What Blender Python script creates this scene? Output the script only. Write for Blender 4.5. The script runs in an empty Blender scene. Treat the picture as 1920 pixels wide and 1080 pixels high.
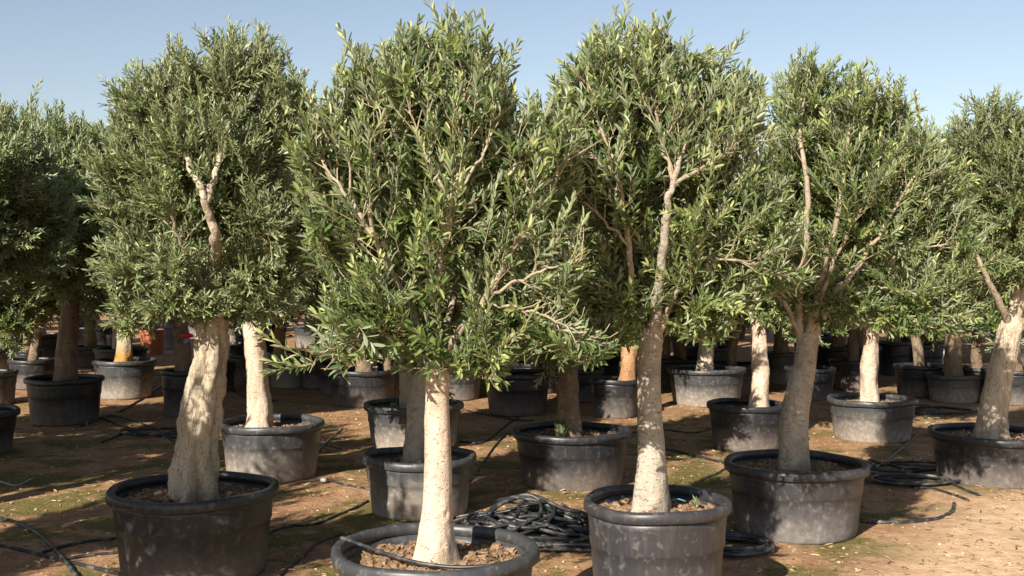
import bpy, math, random
import numpy as np
from mathutils import noise as mn, Vector
S = bpy.context.scene
COL = S.collection
R = math.radians
# ------------------------------------------------------------------ camera, world, sun, exposure
F = 2100.0; HC = 1.84; PITCH = math.atan(40 / F); Y0 = 500.0
cam = bpy.data.cameras.new('camera'); camo = bpy.data.objects.new('camera', cam); COL.objects.link(camo)
cam.sensor_width = 36; cam.lens = 36 * F / 1920; cam.clip_start = .05; cam.clip_end = 2000
camo.location = (0, 0, HC); camo.rotation_euler = (math.pi / 2 - PITCH, 0, 0)
S.camera = camo
SUN_EL = 30.0; SUN_AZ = 210.0      # compass style: 0 = +Y, clockwise; the sun stands behind the camera to the left
w = bpy.data.worlds.new('World'); S.world = w; w.use_nodes = True
nt = w.node_tree; bg = nt.nodes['Background']
sky = nt.nodes.new('ShaderNodeTexSky'); sky.sky_type = 'NISHITA'; sky.sun_disc = False
sky.sun_elevation = R(SUN_EL); sky.sun_rotation = R(SUN_AZ)
sky.air_density = 1.0; sky.dust_density = 0.45; sky.ozone_density = 0.35
hs = nt.nodes.new('ShaderNodeHueSaturation'); hs.inputs['Saturation'].default_value = .84; hs.inputs['Hue'].default_value = .506
nt.links.new(sky.outputs[0], hs.inputs['Color']); nt.links.new(hs.outputs[0], bg.inputs[0]); bg.inputs[1].default_value = .066
sl = bpy.data.lights.new('sun', 'SUN'); so = bpy.data.objects.new('sun', sl); COL.objects.link(so)
sl.energy = 5.0; sl.angle = R(.5); sl.color = (1, .93, .82)
sd = Vector((math.sin(R(SUN_AZ)) * math.cos(R(SUN_EL)), math.cos(R(SUN_AZ)) * math.cos(R(SUN_EL)), math.sin(R(SUN_EL))))
so.rotation_euler = (-sd).to_track_quat('-Z', 'Y').to_euler(); so.location = (-10, -10, 12)
S.view_settings.view_transform = 'Standard'; S.view_settings.look = 'None'
S.view_settings.exposure = 0.93; S.view_settings.gamma = 1
S.render.engine = 'CYCLES'
S.cycles.max_bounces = 6; S.cycles.diffuse_bounces = 2; S.cycles.glossy_bounces = 2
S.cycles.transmission_bounces = 4; S.cycles.use_denoising = True

# ------------------------------------------------------------------ helpers
def ray(px, py):
    x = (px - 960) / F; y = (540 - py) / F
    c, s = math.cos(PITCH), math.sin(PITCH)
    return x, c + y * s, -s + y * c
def at_y(px, py, Y):
    dx, dy, dz = ray(px, py); t = Y / dy
    return np.array((dx * t, Y, HC + dz * t))
def at_z(px, py, z=0.0):
    dx, dy, dz = ray(px, py); t = (z - HC) / dz
    return np.array((dx * t, dy * t, z))
def gh(x, y):
    return .018 * mn.noise((x * .9, y * .9, 3.1)) + .010 * mn.noise((x * 3.1, y * 3.1, 7.7)) - .004

def mesh_np(name, V, quads=None, tris=None, smooth=True, attr=None):
    me = bpy.data.meshes.new(name)
    V = np.asarray(V, dtype=np.float32)
    loops = []; starts = []; n = 0
    if quads is not None and len(quads):
        q = np.asarray(quads, dtype=np.int32); loops.append(q.ravel()); starts.append(np.arange(len(q)) * 4); n = len(q) * 4
    if tris is not None and len(tris):
        t = np.asarray(tris, dtype=np.int32); loops.append(t.ravel()); starts.append(n + np.arange(len(t)) * 3)
    L = np.concatenate(loops).astype(np.int32); ST = np.concatenate(starts).astype(np.int32)
    me.vertices.add(len(V)); me.vertices.foreach_set('co', V.ravel())
    me.loops.add(len(L)); me.loops.foreach_set('vertex_index', L)
    me.polygons.add(len(ST)); me.polygons.foreach_set('loop_start', ST)
    me.update(calc_edges=True)
    if smooth: me.polygons.foreach_set('use_smooth', np.ones(len(ST), dtype=bool))
    else: me.polygons.foreach_set('use_smooth', np.zeros(len(ST), dtype=bool))
    if attr is not None:
        a = me.attributes.new('tint', 'FLOAT', 'POINT'); a.data.foreach_set('value', np.asarray(attr, dtype=np.float32))
    return me
class MB:
    def __init__(s): s.V = []; s.Q = []; s.T = []; s.A = []; s.n = 0
    def add(s, V, Q=None, T=None, a=0.0):
        V = np.asarray(V, dtype=np.float64).reshape(-1, 3)
        if Q is not None and len(Q): s.Q.append(np.asarray(Q) + s.n)
        if T is not None and len(T): s.T.append(np.asarray(T) + s.n)
        s.V.append(V); s.n += len(V)
        s.A.append(np.broadcast_to(np.asarray(a, dtype=float), (len(V),)) if np.ndim(a) == 0 else np.asarray(a))
    def mesh(s, name, smooth=True):
        return mesh_np(name, np.concatenate(s.V), np.concatenate(s.Q) if s.Q else None,
                       np.concatenate(s.T) if s.T else None, smooth, np.concatenate(s.A))
def obj(name, me, mat, parent=None, loc=None):
    o = bpy.data.objects.new(name, me); COL.objects.link(o)
    if mat is not None and not me.materials: me.materials.append(mat)
    if parent: o.parent = parent
    if loc is not None: o.location = loc
    return o
def empty(name, loc, rz=0, sc=1.0):
    o = bpy.data.objects.new(name, None); COL.objects.link(o); o.empty_display_size = .2
    o.location = loc; o.rotation_euler = (0, 0, rz); o.scale = (sc, sc, sc)
    return o
def tag(o, label=None, cat=None, group=None, kind=None):
    if label: o['label'] = label
    if cat: o['category'] = cat
    if group: o['group'] = group
    if kind: o['kind'] = kind
    return o
def catmull(P, m):
    P = np.asarray(P, dtype=float); n = len(P)
    if n == 2:
        t = np.linspace(0, 1, m)[:, None]; return P[0] * (1 - t) + P[1] * t
    Q = np.vstack([2 * P[0] - P[1], P, 2 * P[-1] - P[-2]])
    u = np.linspace(0, n - 1 - 1e-9, m); i = u.astype(int); f = (u - i)[:, None]
    a, b, c, d = Q[i], Q[i + 1], Q[i + 2], Q[i + 3]
    return .5 * (2 * b + (c - a) * f + (2 * a - 5 * b + 4 * c - d) * f ** 2 + (3 * b - a - 3 * c + d) * f ** 3)
def frames(P):
    T = np.gradient(P, axis=0); T /= np.linalg.norm(T, axis=1)[:, None] + 1e-12
    ref = np.array((1, 0, 0)) if abs(T[0][0]) < .8 else np.array((0, 1, 0))
    U = np.zeros_like(P); W = np.zeros_like(P)
    u = ref - T[0] * ref.dot(T[0])
    for k in range(len(P)):
        u = u - T[k] * u.dot(T[k]); u /= np.linalg.norm(u) + 1e-12
        U[k] = u; W[k] = np.cross(T[k], u)
    return T, U, W
def ringfaces(m, s, off=0):
    i = np.arange(m - 1)[:, None] * s; j = np.arange(s)[None, :]; j2 = (j + 1) % s
    return np.stack([i + j, i + j2, i + s + j2, i + s + j], -1).reshape(-1, 4) + off
def tube(mb, P, r, sides=8, a=0.0, cap=True, warp=None):
    P = np.asarray(P, dtype=float); m = len(P)
    r = np.broadcast_to(np.asarray(r, dtype=float), (m,))
    T, U, W = frames(P)
    th = np.arange(sides) / sides * 2 * math.pi
    V = P[:, None] + r[:, None, None] * (np.cos(th)[None, :, None] * U[:, None] + np.sin(th)[None, :, None] * W[:, None])
    V = V.reshape(-1, 3)
    if warp: V = warp(V, P, r, sides)
    Tt = None
    if cap:
        V = np.vstack([V, P[0] - T[0] * r[0] * .3, P[-1] + T[-1] * r[-1] * .4])
        a0 = m * sides; j = np.arange(sides); j2 = (j + 1) % sides
        Tt = np.vstack([np.stack([j2, j, np.full(sides, a0)], -1), np.stack([j + (m - 1) * sides, j2 + (m - 1) * sides, np.full(sides, a0 + 1)], -1)])
    mb.add(V, ringfaces(m, sides), Tt, a)

# ------------------------------------------------------------------ materials
class NT:
    def __init__(s, name):
        s.m = bpy.data.materials.new(name); s.m.use_nodes = True; s.t = s.m.node_tree
        s.b = s.t.nodes['Principled BSDF']; s.out = s.t.nodes['Material Output']
        s.co = s.t.nodes.new('ShaderNodeTexCoord').outputs['Object']
    def n(s, typ, **kw):
        x = s.t.nodes.new(typ)
        for k, v in kw.items(): setattr(x, k, v)
        return x
    def l(s, a, b): s.t.links.new(a, b)
    def noise(s, scale, detail=4, rough=.55, vec=None, dist=0):
        x = s.n('ShaderNodeTexNoise'); x.inputs['Scale'].default_value = scale; x.inputs['Detail'].default_value = detail
        x.inputs['Roughness'].default_value = rough; x.inputs['Distortion'].default_value = dist
        s.l(vec if vec is not None else s.co, x.inputs['Vector']); return x.outputs['Fac']
    def mapping(s, scale, vec=None):
        x = s.n('ShaderNodeMapping'); x.inputs['Scale'].default_value = scale; s.l(vec if vec is not None else s.co, x.inputs['Vector']); return x.outputs[0]
    def ramp(s, fac, stops):
        x = s.n('ShaderNodeValToRGB'); e = x.color_ramp.elements
        while len(e) < len(stops): e.new(.5)
        for k, (p, c) in enumerate(stops):
            e[k].position = p; e[k].color = (*c, 1) if len(c) == 3 else c
        s.l(fac, x.inputs[0]); return x.outputs[0]
    def mr(s, fac, a, b, c=0, d=1):
        x = s.n('ShaderNodeMapRange'); x.interpolation_type = 'SMOOTHSTEP'
        for k, v in zip(('From Min', 'From Max', 'To Min', 'To Max'), (a, b, c, d)): x.inputs[k].default_value = v
        s.l(fac, x.inputs['Value']); return x.outputs[0]
    def math(s, op, a, b=None):
        x = s.n('ShaderNodeMath', operation=op)
        for k, v in enumerate((a, b)):
            if v is None: continue
            if isinstance(v, (int, float)): x.inputs[k].default_value = v
            else: s.l(v, x.inputs[k])
        return x.outputs[0]
    def mix(s, fac, a, b, mode='MIX'):
        x = s.n('ShaderNodeMix', data_type='RGBA', blend_type=mode)
        for k, v in ((0, fac), (6, a), (7, b)):
            if isinstance(v, (int, float)): x.inputs[k].default_value = v
            elif isinstance(v, tuple): x.inputs[k].default_value = (*v, 1)
            else: s.l(v, x.inputs[k])
        return x.outputs[2]
    def bump(s, h, strength=.5, dist=.01, prev=None):
        x = s.n('ShaderNodeBump'); x.inputs['Strength'].default_value = strength; x.inputs['Distance'].default_value = dist
        s.l(h, x.inputs['Height'])
        if prev is not None: s.l(prev, x.inputs['Normal'])
        return x.outputs[0]
    def attr(s, name):
        x = s.n('ShaderNodeAttribute', attribute_name=name); return x.outputs['Fac']
    def fin(s, col, rough=.8, nrm=None, spec=.3):
        if isinstance(col, tuple): s.b.inputs['Base Color'].default_value = (*col, 1)
        else: s.l(col, s.b.inputs['Base Color'])
        if isinstance(rough, (int, float)): s.b.inputs['Roughness'].default_value = rough
        else: s.l(rough, s.b.inputs['Roughness'])
        s.b.inputs['Specular IOR Level'].default_value = spec
        if nrm is not None: s.l(nrm, s.b.inputs['Normal'])
        return s.m

def leaf_mat(name, dark, mid, young, under):
    k = NT(name); t = k.attr('tint')
    top = k.ramp(t, [(0, dark), (.55, mid), (1, young)])
    g = k.n('ShaderNodeNewGeometry')
    c = k.mix(g.outputs['Backfacing'], top, k.mix(.35, under, top))
    k.fin(c, .42, None, .42)
    tr = k.n('ShaderNodeBsdfTranslucent'); k.l(k.mix(.5, top, (.16, .22, .02)), tr.inputs[0])
    mx = k.n('ShaderNodeMixShader'); mx.inputs[0].default_value = .28
    k.l(k.b.outputs[0], mx.inputs[1]); k.l(tr.outputs[0], mx.inputs[2]); k.l(mx.outputs[0], k.out.inputs[0])
    return k.m
LEAF_SILVER = leaf_mat('leaf_silver', (.058, .090, .028), (.180, .228, .088), (.47, .495, .24), (.43, .46, .29))
LEAF_GREEN = leaf_mat('leaf_green', (.046, .086, .022), (.155, .215, .062), (.48, .50, .19), (.40, .43, .29))
LEAF_DEEP = leaf_mat('leaf_deep', (.060, .100, .032), (.16, .205, .075), (.36, .38, .15), (.38, .41, .27))
def bark_mat(name, c1, c2, c3, bumpk=.6, ws=(1, 1, 2.0), foot=None):
    k = NT(name)
    st = k.mapping((1, 1, .45)); n1 = k.noise(9, 5, .6, st); n2 = k.noise(45, 4, .6, k.mapping((1, 1, .35)), .4); n3 = k.noise(3.2, 3)
    v = k.n('ShaderNodeTexVoronoi'); v.inputs['Scale'].default_value = 26; k.l(k.mapping((1, 1, 2.4)), v.inputs['Vector'])
    col = k.mix(k.mr(n1, .35, .68), c1, c2)
    col = k.mix(k.mr(n3, .52, .68, 0, .7), col, c3)
    col = k.mix(k.mr(v.outputs['Distance'], .24, .10, 0, .8), col, tuple(x * .30 for x in c3))
    w2 = k.noise(16, 6, .7, k.mapping(ws), 1.2); col = k.mix(k.mr(w2, .56, .64, 0, .55), col, tuple(x * .45 for x in c3))
    col = k.mix(k.mr(w2, .42, .34, 0, .5), col, tuple(min(1, x * 1.25) for x in c1))
    col = k.mix(k.mr(n2, .55, .75, 0, .35), col, tuple(x * .5 for x in c3))
    n5 = k.noise(5, 4, .6, k.mapping((1, 1, .6)), .6); col = k.mix(k.mr(n5, .5, .66, 0, .45), col, tuple(x * .75 for x in c3)); b = k.bump(n2, bumpk * .7, .014); b = k.bump(n1, bumpk, .05, b); b = k.bump(w2, bumpk, .03, b)
    if foot:
        sp = k.n('ShaderNodeSeparateXYZ'); k.l(k.co, sp.inputs[0])
        col = k.mix(k.mr(k.math('ADD', sp.outputs['Z'], k.math('MULTIPLY', n1, .12)), .30, .16), col, foot)
    return k.fin(col, .85, b, .2)
BARK_MOSS = bark_mat('bark_moss_foot', (.50, .40, .27), (.40, .31, .20), (.28, .21, .13), .8, foot=(.45, .24, .07))
BARK_TAN = bark_mat('bark_tan', (.60, .50, .37), (.47, .38, .27), (.31, .24, .165), .9, (1.7, 1.7, .5))
BARK_SHADED = bark_mat('bark_shaded', (.25, .185, .125), (.19, .135, .09), (.13, .095, .06), .7)  # darker bark: shade painted into the colour of the trunks farther back
BARK_CREAM = bark_mat('bark_cream', (.60, .47, .365), (.50, .38, .285), (.38, .29, .19), .45)
BARK_GREY = bark_mat('bark_grey', (.44, .385, .31), (.35, .29, .22), (.24, .20, .15), .6)
BARK_RUST = bark_mat('bark_rust', (.44, .25, .13), (.34, .18, .09), (.26, .14, .07), .5)
def simple_bark(name, c1, c2):
    k = NT(name); n = k.noise(14, 3); return k.fin(k.mix(k.mr(n, .35, .65), c1, c2), .85, k.bump(k.noise(60, 2), .4, .004), .2)
TWIG = simple_bark('twig_bark', (.40, .33, .21), (.27, .21, .13))
LIMB = bark_mat('limb_bark', (.40, .33, .24), (.31, .245, .175), (.22, .17, .12), .4)
def pot_mat(name, base, dust, lo, amt):
    k = NT(name); sp = k.n('ShaderNodeSeparateXYZ'); k.l(k.co, sp.inputs[0])
    n1 = k.noise(3.5, 5, .6); n2 = k.noise(22, 5, .65); n3 = k.noise(7, 4, .6, k.mapping((3, 3, .5)))
    z = k.math('ADD', sp.outputs['Z'], k.math('MULTIPLY', k.math('SUBTRACT', n1, .5), .28))
    low = k.mr(z, lo, .0, 0, 1)
    f = k.math('MULTIPLY', low, k.mr(n2, .2, .65, .45, 1)); 
    f = k.math('ADD', k.math('MULTIPLY', f, amt), k.math('MULTIPLY', k.mr(n3, .45, .75), .10))
    f = k.math('MINIMUM', k.math('ADD', f, k.math('MULTIPLY', k.mr(n2, .53, .68), .24)), .9)
    sc = k.n('ShaderNodeTexNoise'); sc.inputs['Scale'].default_value = 30; k.l(k.mapping((.25, .25, 6)), sc.inputs['Vector'])
    col = k.mix(f, base, dust)
    col = k.mix(k.mr(sc.outputs['Fac'], .68, .76, 0, .18), col, tuple(min(1, x * 2.0) for x in base))
    return k.fin(col, k.mr(f, 0, .6, .42, .85), k.bump(n2, .12, .004), .45)
POT_DARK = pot_mat('pot_black', (.019, .020, .024), (.21, .17, .14), .30, .7)
POT_DUSTY = pot_mat('pot_dusty', (.042, .044, .048), (.36, .30, .24), .36, .8)
POT_BROWN = pot_mat('pot_brownish', (.034, .032, .035), (.27, .24, .215), .34, .6)
POT_TERRA = pot_mat('pot_terracotta', (.42, .13, .06), (.45, .26, .17), .2, .5)
POT_PALE = pot_mat('pot_pale', (.15, .155, .16), (.40, .34, .27), .25, .7)
k = NT('pot_soil'); n1 = k.noise(30, 5, .65); n2 = k.noise(9, 3)
c = k.mix(k.mr(n1, .35, .7), (.10, .055, .028), (.30, .19, .11)); c = k.mix(k.mr(n2, .5, .7, 0, .5), c, (.36, .25, .15))
c = k.mix(k.attr('tint'), c, (.40, .27, .17))
SOIL = k.fin(c, .95, k.bump(n1, .9, .02), .1)
k = NT('hose_black'); n1 = k.noise(12, 4)
HOSE = k.fin(k.mix(k.mr(n1, .48, .7, 0, .7), (.022, .023, .026), (.17, .15, .13)), .42, k.bump(k.noise(60, 2), .15, .002), .5)
def plain(name, c, rough=.5, spec=.4):
    k = NT(name); n1 = k.noise(18, 4); return k.fin(k.mix(k.mr(n1, .4, .75, 0, .35), c, tuple(x * .55 + .03 for x in c)), rough, None, spec)
CAP = plain('pale_cap', (.6, .6, .57)); ORANGE = plain('orange_plastic', (.75, .12, .03)); BLUE = plain('blue_plastic', (.35, .45, .7))
RED = plain('red_plastic', (.70, .02, .07)); VIOLET = plain('violet_plastic', (.30, .22, .55)); SACK = plain('white_sack', (.55, .56, .57), .7)
CYAN = plain('cyan_plastic', (.10, .42, .50)); STICK = plain('grey_stick', (.42, .38, .32), .8)
# ------------------------------------------------------------------ ground
def spaced(lo, hi, step, far, growth=1.22):
    a = list(np.arange(lo, hi + 1e-6, step)); s = step
    while a[-1] < far: s *= growth; a.append(a[-1] + s)
    s = step
    while a[0] > -far: s *= growth; a.insert(0, a[0] - s)
    return np.array(a)
xs = spaced(-6.5, 6.5, .055, 260); ys = spaced(4.6, 14.5, .055, 260)
GX, GY = np.meshgrid(xs, ys)
near = (np.abs(GX) < 60) & (np.abs(GY) < 60)
GZ = np.zeros_like(GX)
it = np.nonzero(near)
GZ[it] = [gh(x, y) + .006 * mn.noise((x * 9, y * 9, 1)) for x, y in zip(GX[it], GY[it])]
nx, ny = len(xs), len(ys)
i = np.arange(ny - 1)[:, None] * nx; j = np.arange(nx - 1)[None, :]
Q = np.stack([i + j, i + j + 1, i + nx + j + 1, i + nx + j], -1).reshape(-1, 4)
k = NT('soil_ground')
n1 = k.noise(.8, 4); n2 = k.noise(7, 6, .7); n3 = k.noise(38, 5, .7); n4 = k.noise(1.5, 5, .65, None, .3); n5 = k.noise(2.7, 4, .6)
c = k.mix(k.mr(n2, .33, .68), (.32, .17, .082), (.46, .285, .16))
c = k.mix(k.mr(n5, .46, .66, 0, .75), c, (.27, .135, .065))
c = k.mix(k.mr(n3, .54, .75, 0, .6), c, (.66, .48, .32))
c = k.mix(k.mr(n3, .46, .30, 0, .65), c, (.17, .09, .05))
sp = k.n('ShaderNodeSeparateXYZ'); k.l(k.co, sp.inputs[0])
# trodden pale track at the near right corner, moss everywhere else
d1 = k.math('SUBTRACT', sp.outputs['X'], k.math('MULTIPLY', sp.outputs['Y'], .62))
track = k.mr(k.math('ADD', d1, k.math('MULTIPLY', n1, .9)), -2.0, -.9, 0, 1)
track = k.math('MULTIPLY', track, k.mr(sp.outputs['Y'], 9.8, 8.2, 0, 1))
moss = k.math('MULTIPLY', k.mr(n4, .46, .56), k.mr(n3, .3, .55, .35, 1))
moss = k.math('MULTIPLY', moss, k.math('SUBTRACT', 1, track)); moss = k.math('MULTIPLY', moss, k.mr(sp.outputs['Y'], 15, 10, .25, 1))
c = k.mix(k.math('MULTIPLY', moss, .85), c, k.mix(n2, (.065, .080, .014), (.13, .135, .030)))
c = k.mix(k.math('MULTIPLY', track, k.mr(n2, .25, .75, .35, .85)), c, (.80, .56, .35))
v = k.n('ShaderNodeTexVoronoi'); v.inputs['Scale'].default_value = 34; k.l(k.co, v.inputs['Vector'])
c = k.mix(k.mr(v.outputs['Distance'], .13, .07, 0, .5), c, (.60, .50, .40))
b = k.bump(n3, .8, .02); b = k.bump(n2, .6, .05, b)
GROUND = k.fin(c, .95, b, .15)
g = obj('ground', mesh_np('ground', np.stack([GX, GY, GZ], -1).reshape(-1, 3), Q), GROUND); tag(g, kind='structure')

# ------------------------------------------------------------------ pots
POTGROUP = 'black plastic pots holding the olive trees'
potcache = {}
def pot_meshes(D, h, seg, seed, tagk):
    key = (round(D, 2), round(h, 2), seg, seed)
    if key in potcache: return potcache[key]
    rng = np.random.RandomState(seed)
    Rr = D / 2; b = .83 * Rr
    def rad(t): return b + (.925 * Rr - b) * t      # body radius at t = 0..1
    hz = h - .055
    prof = [(0, 0.0), (b * .93, 0.0), (b * .985, .008), (b, .025)]
    for t in (.15, .3, .45, .58): prof.append((rad(t), hz * t))
    prof += [(rad(.66), hz * .66), (rad(.675) + .006, hz * .68), (rad(.70) + .007, hz * .70), (rad(.72) + .007, hz * .80), (rad(.9) + .007, hz * .93), (rad(1) + .006, hz * 1.0)]
    prof += [(rad(1) - .012, hz), (rad(.9) - .012, hz * .9), (rad(.7) - .012, hz * .72), (.02, hz * .70)]
    def lathe(prof, wob, closed=False):
        th = np.arange(seg) / seg * 2 * math.pi; P = np.array(prof)
        ov = 1 + wob * np.sin(2 * th + rng.rand() * 6) + wob * .6 * np.sin(3 * th + rng.rand() * 6)
        zz = .004 * np.sin(2 * th + rng.rand() * 6) + .003 * np.sin(5 * th + rng.rand() * 6)
        X = P[:, 0:1] * (np.cos(th) * ov)[None]; Yv = P[:, 0:1] * (np.sin(th) * ov)[None]
        Z = P[:, 1:2] + np.where(P[:, 1:2] > h * .5, 1, 0) * zz[None]
        V = np.stack([X, Yv, Z], -1).reshape(-1, 3); m = len(P)
        Qf = ringfaces(m, seg)
        if closed:
            jj = np.arange(seg); j2 = (jj + 1) % seg
            Qf = np.vstack([Qf, np.stack([(m - 1) * seg + jj, (m - 1) * seg + j2, j2, jj], -1)])
        return V, Qf
    wob = .014
    st = rng.get_state(); V, Qf = lathe(prof, wob); body = mesh_np('pot_wall', V, Qf)
    rng.set_state(st)
    ri = rad(1) - .016; ro = Rr; z0 = h - .062
    rp = [(ri + .014, z0 + .004), (ro - .012, z0), (ro - .003, z0 + .006), (ro, z0 + .03), (ro - .002, h - .012), (ro - .010, h - .002), (ro - .022, h), (ri + .012, h - .001), (ri, h - .008), (ri - .002, h - .05)]
    V, Qf = lathe(rp, wob, True); rim = mesh_np('pot_rim', V, Qf)
    # soil: bumpy disc plus chips
    mb = MB(); sz = h - .085; rings = 14; rs = rad(.88) - .012
    th = np.arange(seg) / seg * 2 * math.pi; V = []
    for q in range(rings + 1):
        r = rs * (q / rings) + .001
        for t in th:
            x, y = r * math.cos(t), r * math.sin(t)
            V.append((x, y, sz + .03 * mn.noise((x * 7 + seed, y * 7, 0)) + .014 * mn.noise((x * 26 + seed, y * 26, 5)) + .02 * (1 - q / rings)))
    mb.add(V, ringfaces(rings + 1, seg))
    nc = 900 if seg > 60 else 120
    a = rng.rand(nc) * 6.283; r = rs * np.sqrt(rng.rand(nc)) * .97
    cx, cy = r * np.cos(a), r * np.sin(a); s = .006 + .013 * rng.rand(nc) ** 2
    box = np.array([(x, y, z) for z in (-1, 1) for x, y in ((-1, -1), (1, -1), (1, 1), (-1, 1))], float)
    fq = np.array([(0, 3, 2, 1), (4, 5, 6, 7), (0, 1, 5, 4), (1, 2, 6, 5), (2, 3, 7, 6), (3, 0, 4, 7)])
    for q in range(nc):
        A = rng.rand() * 6.28; M = np.array([[math.cos(A), -math.sin(A), 0], [math.sin(A), math.cos(A), 0], [0, 0, 1]])
        tl = (rng.rand(3) - .5) * .9
        B = (box * np.array((1, .65, .35)) * s[q] * (1 + .3 * (rng.rand(8, 1) - .5))); B[:, 2] += B[:, 0] * tl[0] + B[:, 1] * tl[1]
        z = sz + .03 * mn.noise((cx[q] * 7 + seed, cy[q] * 7, 0)) + .014 * mn.noise((cx[q] * 26 + seed, cy[q] * 26, 5)) + .02 * (1 - r[q] / rs)
        mb.add(B @ M.T + np.array((cx[q], cy[q], z + .003)), fq, a=rng.rand() * .8)
    soil = mb.mesh('pot_soil', smooth=False)
    potcache[key] = (body, rim, soil); return potcache[key]
def make_pot(loc, D, h, mat, label, seg=72, seed=1, group=POTGROUP, name='plant_pot', rz=0):
    b, r, s = pot_meshes(D, h, seg, seed, mat.name)
    e = empty(name, loc, rz); tag(e, label, 'plant pot', group)
    for nm, me, mt in (('pot_wall', b, mat), ('rim', r, mat), ('soil', s, SOIL)):
        if me.materials and me.materials[0] != mt: me = me.copy(); me.materials.clear()
        obj(nm, me, mt, e)
    return e

# ------------------------------------------------------------------ trees
def leaves_mesh(name, B, Dv, N, Ln, Wd, tint):
    """B base, Dv direction, N leaf normal, Ln length, Wd half width (arrays)"""
    n = len(B); Sv = np.cross(Dv, N)
    L = Ln[:, None]; Wv = Wd[:, None]
    V = np.empty((n, 6, 3))
    V[:, 0] = B
    V[:, 1] = B + Dv * L * .34 + Sv * Wv * .92 + N * Wv * .35
    V[:, 2] = B + Dv * L * .76 + Sv * Wv * .82 + N * (Wv * .2 - L * .015)
    V[:, 3] = B + Dv * L - N * L * .07
    V[:, 4] = B + Dv * L * .76 - Sv * Wv * .82 + N * (Wv * .2 - L * .015)
    V[:, 5] = B + Dv * L * .34 - Sv * Wv * .92 + N * Wv * .35
    o = np.arange(n)[:, None] * 6
    Q = np.stack([o + np.array([0, 1, 2, 3]), o + np.array([0, 3, 4, 5])], 1).reshape(-1, 4)
    return mesh_np(name, V.reshape(-1, 3), Q, None, False, np.repeat(tint, 6))
def norm(a): return a / (np.linalg.norm(a, axis=-1, keepdims=True) + 1e-9)

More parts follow.
